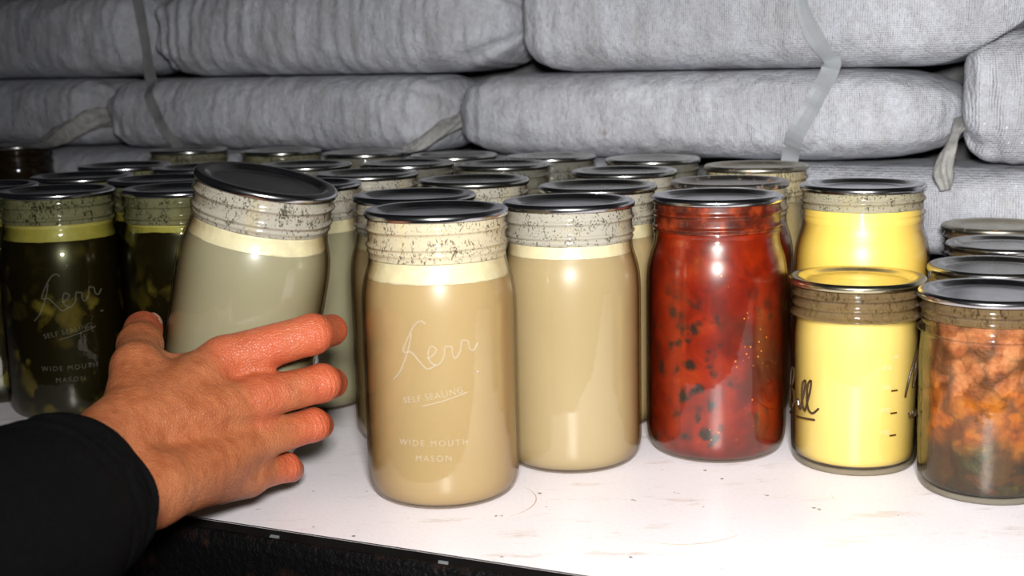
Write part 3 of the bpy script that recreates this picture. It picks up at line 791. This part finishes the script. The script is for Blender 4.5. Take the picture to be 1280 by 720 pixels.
gx, gy, gz = [lo[i] + HS * np.arange(dims[i], dtype=np.float32) for i in range(3)]
G = np.stack(np.meshgrid(gx, gy, gz, indexing='ij'), -1)
def cone(a, b, ra, rb):
    ba = b - a; L2 = float(ba @ ba)
    pa = G - a; h = np.clip((pa @ ba) / L2, 0, 1)
    d = np.sqrt(np.maximum(1e-9, ((pa - h[..., None] * ba) ** 2).sum(-1)))
    return d - (ra + (rb - ra) * h)
def smin(a, b, k):
    h = np.clip(.5 + .5 * (b - a) / k, 0, 1)
    return b + (a - b) * h - k * h * (1 - h)
def chain(keys, radii, k=3.):
    d = None
    for (a, b, ra, rb) in zip(keys, keys[1:], radii, radii[1:]):
        c = cone(HP[a], HP[b], ra, rb); d = c if d is None else smin(d, c, k)
    return d
fing = [chain(['I0', 'I1', 'I2', 'I3'], [13.4, 11.9, 9.2, 7.2]), chain(['M0', 'M1', 'M2', 'M3'], [12.2, 11.2, 8.9, 7.0]),
        chain(['R0', 'R1', 'R2', 'R3'], [11.3, 9.9, 8.3, 6.6]), chain(['P0', 'P1', 'P2', 'P3'], [10.2, 8.7, 7.2, 5.8])]
F = fing[0]
def lerp(a, b, t): return HP[a] * (1 - t) + HP[b] * t
kf = (1.4 + 9.6 * np.clip((-124 - G[..., 0]) / 20, 0, 1) ** 1.5).astype(np.float32)
for f_ in fing[1:]: F = smin(F, f_, kf)
thumb = chain(['T0', 'T1', 'T2', 'T3'], [15, 13.6, 12.3, 11.9], 6)
def K(a, b, ra, rb): return cone(np.array(a, np.float32) if not isinstance(a, str) else HP[a], np.array(b, np.float32) if not isinstance(b, str) else HP[b], ra, rb)
palm = K('WR', 'I0', 17.5, 11.8)
for c_ in (K('WR', 'M0', 17, 12), K('WU', 'R0', 17.5, 11.3), K('WU', 'P0', 17, 10.4), K((-182, 700, 38.5), (-158, 735, 30.5), 14, 10.5)):
    palm = smin(palm, c_, 9)
arm = smin(K('WR', (-224, 590, 72), 17.5, 20), K('WU', (-204, 590, 50), 17.5, 20), 14)
palm = smin(palm, arm, 8)
web = smin(K((-206, 735, 96), (-172, 748, 94), 8, 8), K((-205, 712, 88), (-178, 738, 92), 12, 10), 5)
palm = smin(palm, web, 9)
D = smin(palm, thumb, 9)
D = smin(D, F, 5.)
# extensor tendons and veins raised on the back of the hand, knuckle heads
def dorsal(keys, lift):
    out = []
    for p in keys: out.append(np.array(p, np.float32) + np.array([-.10, -.93, .25], np.float32) * lift)
    return out
for pts, r, k in [(['WR', 'I0'], 1.9, 2.5), (['WR', 'M0'], 2.0, 2.5), (['WU', 'R0'], 1.8, 2.5), (['WU', 'P0'], 1.5, 2.5)]:
    A, Bp = HP[pts[0]], HP[pts[1]]
    Q = [A + (Bp - A) * t for t in (.15, .4, .65, .9)]
    L = [20.4, 19.6, 17.6, 15.2] if pts[1] != 'P0' else [17.6, 15.6, 13.2, 11.2]
    Q = [q + np.array([-.02, -.96, .27], np.float32) * l for q, l in zip(Q, L)]
    for a_, b_ in zip(Q, Q[1:]): D = smin(D, cone(a_, b_, r, r), k)
for key, r in [('I0', 4.5), ('M0', 4.5), ('R0', 4), ('P0', 3.6)]:
    q = HP[key] + np.array([.05, -.93, .2], np.float32) * (9.0 if key != 'P0' else 7.4)
    D = smin(D, np.sqrt(((G - q) ** 2).sum(-1)) - r, 5)
# bony knuckle at the first finger joint
for key, r, off in [('I1', 6.5, 6), ('M1', 6.2, 6), ('R1', 5.4, 5.2), ('P1', 4.8, 4.6)]:
    q = HP[key] + np.array([.55, -.8, 0], np.float32) * off
    D = smin(D, np.sqrt(((G - q) ** 2).sum(-1)) - r, 4)
# the flesh flattens where it presses on the jar, and rests above the board
rel = G - np.array(JB, np.float32); axn = np.array(AX.normalized(), np.float32); hh = rel @ axn
rad = np.sqrt(np.maximum(0, (rel ** 2).sum(-1) - hh ** 2))
rj = np.interp(hh.ravel(), [p[1] for p in QUART_PROF], [p[0] for p in QUART_PROF]).reshape(hh.shape)
jd = np.maximum(rad - rj, -hh)
D = np.maximum(D, -(jd - .35))
D = np.maximum(D, .6 - G[..., 2])
def surface_nets(D):
    ins = D < 0; nx, ny, nz = D.shape
    cnt = np.zeros((nx - 1, ny - 1, nz - 1), np.int8); 
    corners = [(i, j, k) for i in (0, 1) for j in (0, 1) for k in (0, 1)]
    sl = lambda c: tuple(slice(c[i], D.shape[i] - 1 + c[i]) for i in range(3))
    for c in corners: cnt += ins[sl(c)].astype(np.int8)
    act = (cnt > 0) & (cnt < 8)
    idx = -np.ones(act.shape, np.int64); ii = np.argwhere(act); idx[act] = np.arange(len(ii))
    pos = np.zeros((len(ii), 3)); n = np.zeros(len(ii))
    for ax in range(3):
        for c in corners:
            if c[ax]: continue
            c2 = list(c); c2[ax] = 1
            a = D[ii[:, 0] + c[0], ii[:, 1] + c[1], ii[:, 2] + c[2]]; b = D[ii[:, 0] + c2[0], ii[:, 1] + c2[1], ii[:, 2] + c2[2]]
            m = (a < 0) != (b < 0); t = np.where(m, a / np.where(m, a - b, 1), 0)
            p = np.tile(np.array(c, float), (len(ii), 1)); p[:, ax] += t
            pos += p * m[:, None]; n += m
    P = (ii + pos / n[:, None]) * HS + lo
    faces = []
    for ax in range(3):
        u, v = [(1, 2), (2, 0), (0, 1)][ax]
        s1 = [slice(None)] * 3; s2 = [slice(None)] * 3; s1[ax] = slice(0, -1); s2[ax] = slice(1, None)
        ch = ins[tuple(s1)] != ins[tuple(s2)]
        e = np.argwhere(ch); e = e[(e[:, u] > 0) & (e[:, v] > 0) & (e[:, u] < D.shape[u] - 1) & (e[:, v] < D.shape[v] - 1)]
        def at(du, dv):
            q = e.copy(); q[:, u] -= du; q[:, v] -= dv; return idx[q[:, 0], q[:, 1], q[:, 2]]
        quad = np.stack([at(1, 1), at(0, 1), at(0, 0), at(1, 0)], 1)
        inside = ins[e[:, 0], e[:, 1], e[:, 2]]
        quad[~inside] = quad[~inside][:, ::-1]
        faces.append(quad)
    faces = np.concatenate(faces); return P, faces[(faces >= 0).all(1)]
P, FQ = surface_nets(D)
# light smoothing, then creases across the finger joints
ea = np.concatenate([FQ[:, [0, 1]], FQ[:, [1, 2]], FQ[:, [2, 3]], FQ[:, [3, 0]]]); ea = np.concatenate([ea, ea[:, ::-1]])
deg = np.bincount(ea[:, 0], minlength=len(P))[:, None]
def lap(P):
    S_ = np.zeros_like(P)
    for c in range(3): S_[:, c] = np.bincount(ea[:, 0], weights=P[ea[:, 1], c], minlength=len(P))
    return S_ / np.maximum(deg, 1)
for _ in range(5):
    P = P + .55 * (lap(P) - P); P = P - .50 * (lap(P) - P)
N = np.zeros_like(P)
fn = np.cross(P[FQ[:, 2]] - P[FQ[:, 0]], P[FQ[:, 3]] - P[FQ[:, 1]])
for c in range(3):
    for k in range(4): N[:, c] += np.bincount(FQ[:, k], weights=fn[:, c], minlength=len(P))
N /= np.linalg.norm(N, axis=1)[:, None] + 1e-9
def crease(P, key, pa, pb, amp, wl, width):
    c = HP[key]; d = HP[pb] - HP[pa]; d = d / np.linalg.norm(d)
    r = P - c; t = r @ d; rn = np.linalg.norm(r, axis=1)
    dors = np.clip((N @ np.array([.35, -.93, .05])), 0, 1) ** 1.5
    side = np.cross(d, [0, -1, 0]); side /= np.linalg.norm(side); s = r @ side
    ph = t + .012 * s * s
    return P - N * (amp * dors * np.exp(-(t / width) ** 2) * np.clip(1.3 - rn / 22, 0, 1) * (.5 + .5 * np.cos(2 * np.pi * ph / wl)) ** 3)[:, None]
for key, a_, b_, amp in [('I1', 'I0', 'I1', 1.15), ('M1', 'M0', 'M1', 1.05), ('R1', 'R0', 'R1', .9), ('P1', 'P0', 'P1', .75), ('T2', 'T1', 'T2', .7)]:
    P = crease(P, key, a_, b_, amp, 3.4, 5.0)
for key, a_, b_, amp in [('I0', 'WR', 'I0', .28), ('M0', 'WR', 'M0', .35), ('R0', 'WU', 'R0', .3)]:
    P = crease(P, key, a_, b_, amp, 2.9, 8.0)
me = bpy.data.meshes.new('hand'); me.from_pydata((P * MM).tolist(), [], FQ.tolist()); me.update()
me.polygons.foreach_set('use_smooth', [True] * len(me.polygons))
kn = [(HP['I1'], .030), (HP['I2'], .026), (HP['M1'], .027), (HP['M2'], .026), (HP['R1'], .026), (HP['R2'], .022), (HP['P1'], .024), (HP['T3'], .026), (HP['I0'], .026), (HP['M0'], .022), ((HP['I0'] + HP['I1']) / 2, .028)]
skin = skin_mat([(tuple(float(x) * MM for x in p), r) for p, r in kn])
person = empty('person', (-215, 560, 0))
tag(person, "person reaching in with left hand, black sweatshirt sleeve, gripping the tilted broth jar", 'person')
hand = link('hand', me, skin); hand.parent = person; hand.matrix_parent_inverse = Matrix.Translation(-person.location)
# fingernails
def nail(tip, prev, out, w, l):
    d = (V(HP[tip].tolist()) - V(HP[prev].tolist())).normalized(); o = V(out); o = (o - d * o.dot(d)).normalized(); s = d.cross(o)
    c = V(HP[tip].tolist()) + d * 1.5; vs = []
    rr = {'T3': 11.9, 'I3': 7.0, 'M3': 7.0, 'R3': 6.6, 'P3': 5.8}[tip]
    nu, nv = 9, 7
    for lay in (1.0, .3):
        for i in range(nu):
            a = (-.5 + i / (nu - 1)) * 1.5
            for j in range(nv):
                t = -.5 + j / (nv - 1); q = 1 - .25 * (max(0, t) * 2) ** 2
                b = a * q
                vs.append((c + d * (t * l) + (o * math.cos(b) + s * math.sin(b) * w) * (rr + .15 * lay - .9 * t * t)) * MM)
    fs = grid_faces(nu, nv, False) + grid_faces(nu, nv, False, nu * nv, True)
    loop = [i * nv for i in range(nu)] + [(nu - 1) * nv + j for j in range(1, nv)] + [i * nv + nv - 1 for i in range(nu - 2, -1, -1)] + [j for j in range(nv - 2, 0, -1)]
    m_ = nu * nv
    for k in range(len(loop)): fs.append((loop[k], loop[(k + 1) % len(loop)], loop[(k + 1) % len(loop)] + m_, loop[k] + m_))
    o_ = link('fingernail', mesh_np('nail', vs, fs), M['nail']); o_.parent = hand
    bm = bmesh.new(); bm.from_mesh(o_.data); bmesh.ops.recalc_face_normals(bm, faces=bm.faces[:]); bm.to_mesh(o_.data); bm.free()
for t_, p_, o_, w_, l_ in [('T3', 'T2', (.85, -.25, .35), .8, 12), ('I3', 'I2', (1, 0, .1), 1., 9), ('M3', 'M2', (1, 0, .1), 1., 9), ('R3', 'R2', (1, 0, 0), 1., 8.5), ('P3', 'P2', (1, 0, 0), 1., 7.5)]:
    nail(t_, p_, o_, w_, l_)

# ---------------------------------------------------------------- sleeve and ribbed cuff
wid = (V(HP['WR'].tolist()) - V(HP['WU'].tolist())).normalized()
def sleeve_tube(keys, nfine, seg, fold, ribs, seed):
    """keys: (centre, half width along the wrist, half thickness)"""
    Cc = spline([k[0] for k in keys], nfine); n = len(Cc)
    W = np.interp(np.linspace(0, len(keys) - 1, n), range(len(keys)), [k[1] for k in keys]); T = np.interp(np.linspace(0, len(keys) - 1, n), range(len(keys)), [k[2] for k in keys])
    vs = []
    for i, c in enumerate(Cc):
        t = (Cc[min(i + 1, n - 1)] - Cc[max(0, i - 1)]).normalized()
        x = (wid - t * wid.dot(t)).normalized(); y = t.cross(x)
        for k in range(seg):
            a = 2 * math.pi * k / seg
            f = 1 + ribs * (.5 + .5 * math.cos(a * seg / 4))
            dr = fold * noise.noise(V((i * 3. / nfine + seed, math.cos(a) * .9, math.sin(a) * .9))) + fold * .5 * noise.noise(V((i * 6. / nfine + seed, math.cos(a) * 1.7, math.sin(a) * 1.7)))
            vs.append((c + x * math.cos(a) * (W[i] * f + dr) + y * math.sin(a) * (T[i] * f + dr)) * MM)
    fs = grid_faces(n, seg); fs.append(tuple(range(seg))[::-1]); fs.append(tuple((n - 1) * seg + k for k in range(seg)))
    return vs, fs
S0, S1, S2, S3, S4 = V((-199.6, 655, 63.5)), V((-207.9, 610, 64.6)), V((-216.6, 545, 67.6)), V((-230.7, 470, 73)), V((-252.8, 370, 75))
ax0 = (S1 - S0).normalized()
cuff = [(S0 + ax0 * 3, 29, 23), (S0 + ax0 * .6, 30.5, 24.5), (S0, 32, 26), (S0 + ax0 * 1.2, 33.2, 27.2), (S0 + ax0 * 8, 34, 28.5), (S0 + ax0 * 22, 34.5, 29.5), (S0 + ax0 * 38, 34, 30), (S0 + ax0 * 46, 32, 28.5)]
sl = [(S0 + ax0 * 40, 31, 28), (S0 + ax0 * 42, 34.5, 30.5), (S0 + ax0 * 46, 38.5, 34), (S0 + ax0 * 58, 42, 38), (S0 + ax0 * 80, 44, 41), (S2, 46, 43), (S3, 49, 46), (S4, 52, 49)]
v, f = sleeve_tube(sl, 8, 96, 3.0, 0., 2.); sleeve = child_world('sleeve', v, f, M['cloth'], person, True)
sleeve.data.polygons.foreach_set('use_smooth', [True] * len(sleeve.data.polygons))
v, f = sleeve_tube(cuff, 4, 288, .5, .018, 5.); cf = link('ribbed_cuff', mesh_np('cuff', v, f), M['cloth']); cf.parent = sleeve; cf.matrix_parent_inverse = Matrix.Translation(-person.location)

# ---------------------------------------------------------------- camera, flash, room light
pitch, roll, fpx, camz = 0.17112771688, -0.02184271161, 1651.0, 265.0
R_ = V((1, 0, 0)); D_ = V((0, -math.sin(pitch), -math.cos(pitch))); F_ = V((0, math.cos(pitch), -math.sin(pitch)))
X_ = R_ * math.cos(roll) - D_ * math.sin(roll); Y_ = -(R_ * math.sin(roll) + D_ * math.cos(roll)); Z_ = -F_
cam = bpy.data.cameras.new('camera'); co = bpy.data.objects.new('camera', cam); C.objects.link(co)
co.matrix_world = Matrix.Translation((0, 0, camz * MM)) @ Matrix(((X_.x, Y_.x, Z_.x), (X_.y, Y_.y, Z_.y), (X_.z, Y_.z, Z_.z))).to_4x4()
cam.sensor_width = 36; cam.lens = fpx / 1280 * 36; cam.clip_start = .01
cam.dof.use_dof = True; cam.dof.focus_distance = .83; cam.dof.aperture_fstop = 12.5
sc.camera = co
def area(name, loc, target, size, power, col=(1, 1, 1)):
    l = bpy.data.lights.new(name, 'AREA'); l.shape = 'RECTANGLE'; l.size = size[0]; l.size_y = size[1]; l.energy = power; l.color = col
    o = bpy.data.objects.new(name, l); C.objects.link(o); o.location = V(loc)
    o.rotation_euler = (V(target) - V(loc)).to_track_quat('-Z', 'Y').to_euler(); return o
fl = area('flash', (.02, -.01, .355), (.24, .95, .10), (.10, .06), 6.6, (1., .985, .97)); fl.data.spread = math.radians(98)
w = bpy.data.worlds.new('world'); sc.world = w; w.use_nodes = True
w.node_tree.nodes['Background'].inputs[0].default_value = (.5, .53, .6, 1); w.node_tree.nodes['Background'].inputs[1].default_value = .014
sc.view_settings.view_transform = 'Standard'; sc.view_settings.look = 'None'; sc.view_settings.gamma = 1; sc.view_settings.use_curve_mapping = False
sc.view_settings.exposure = 0.
sc.cycles.max_bounces = 14; sc.cycles.transparent_max_bounces = 40; sc.cycles.diffuse_bounces = 3; sc.cycles.glossy_bounces = 4
sc.cycles.use_denoising = True; sc.cycles.sample_clamp_indirect = 4.
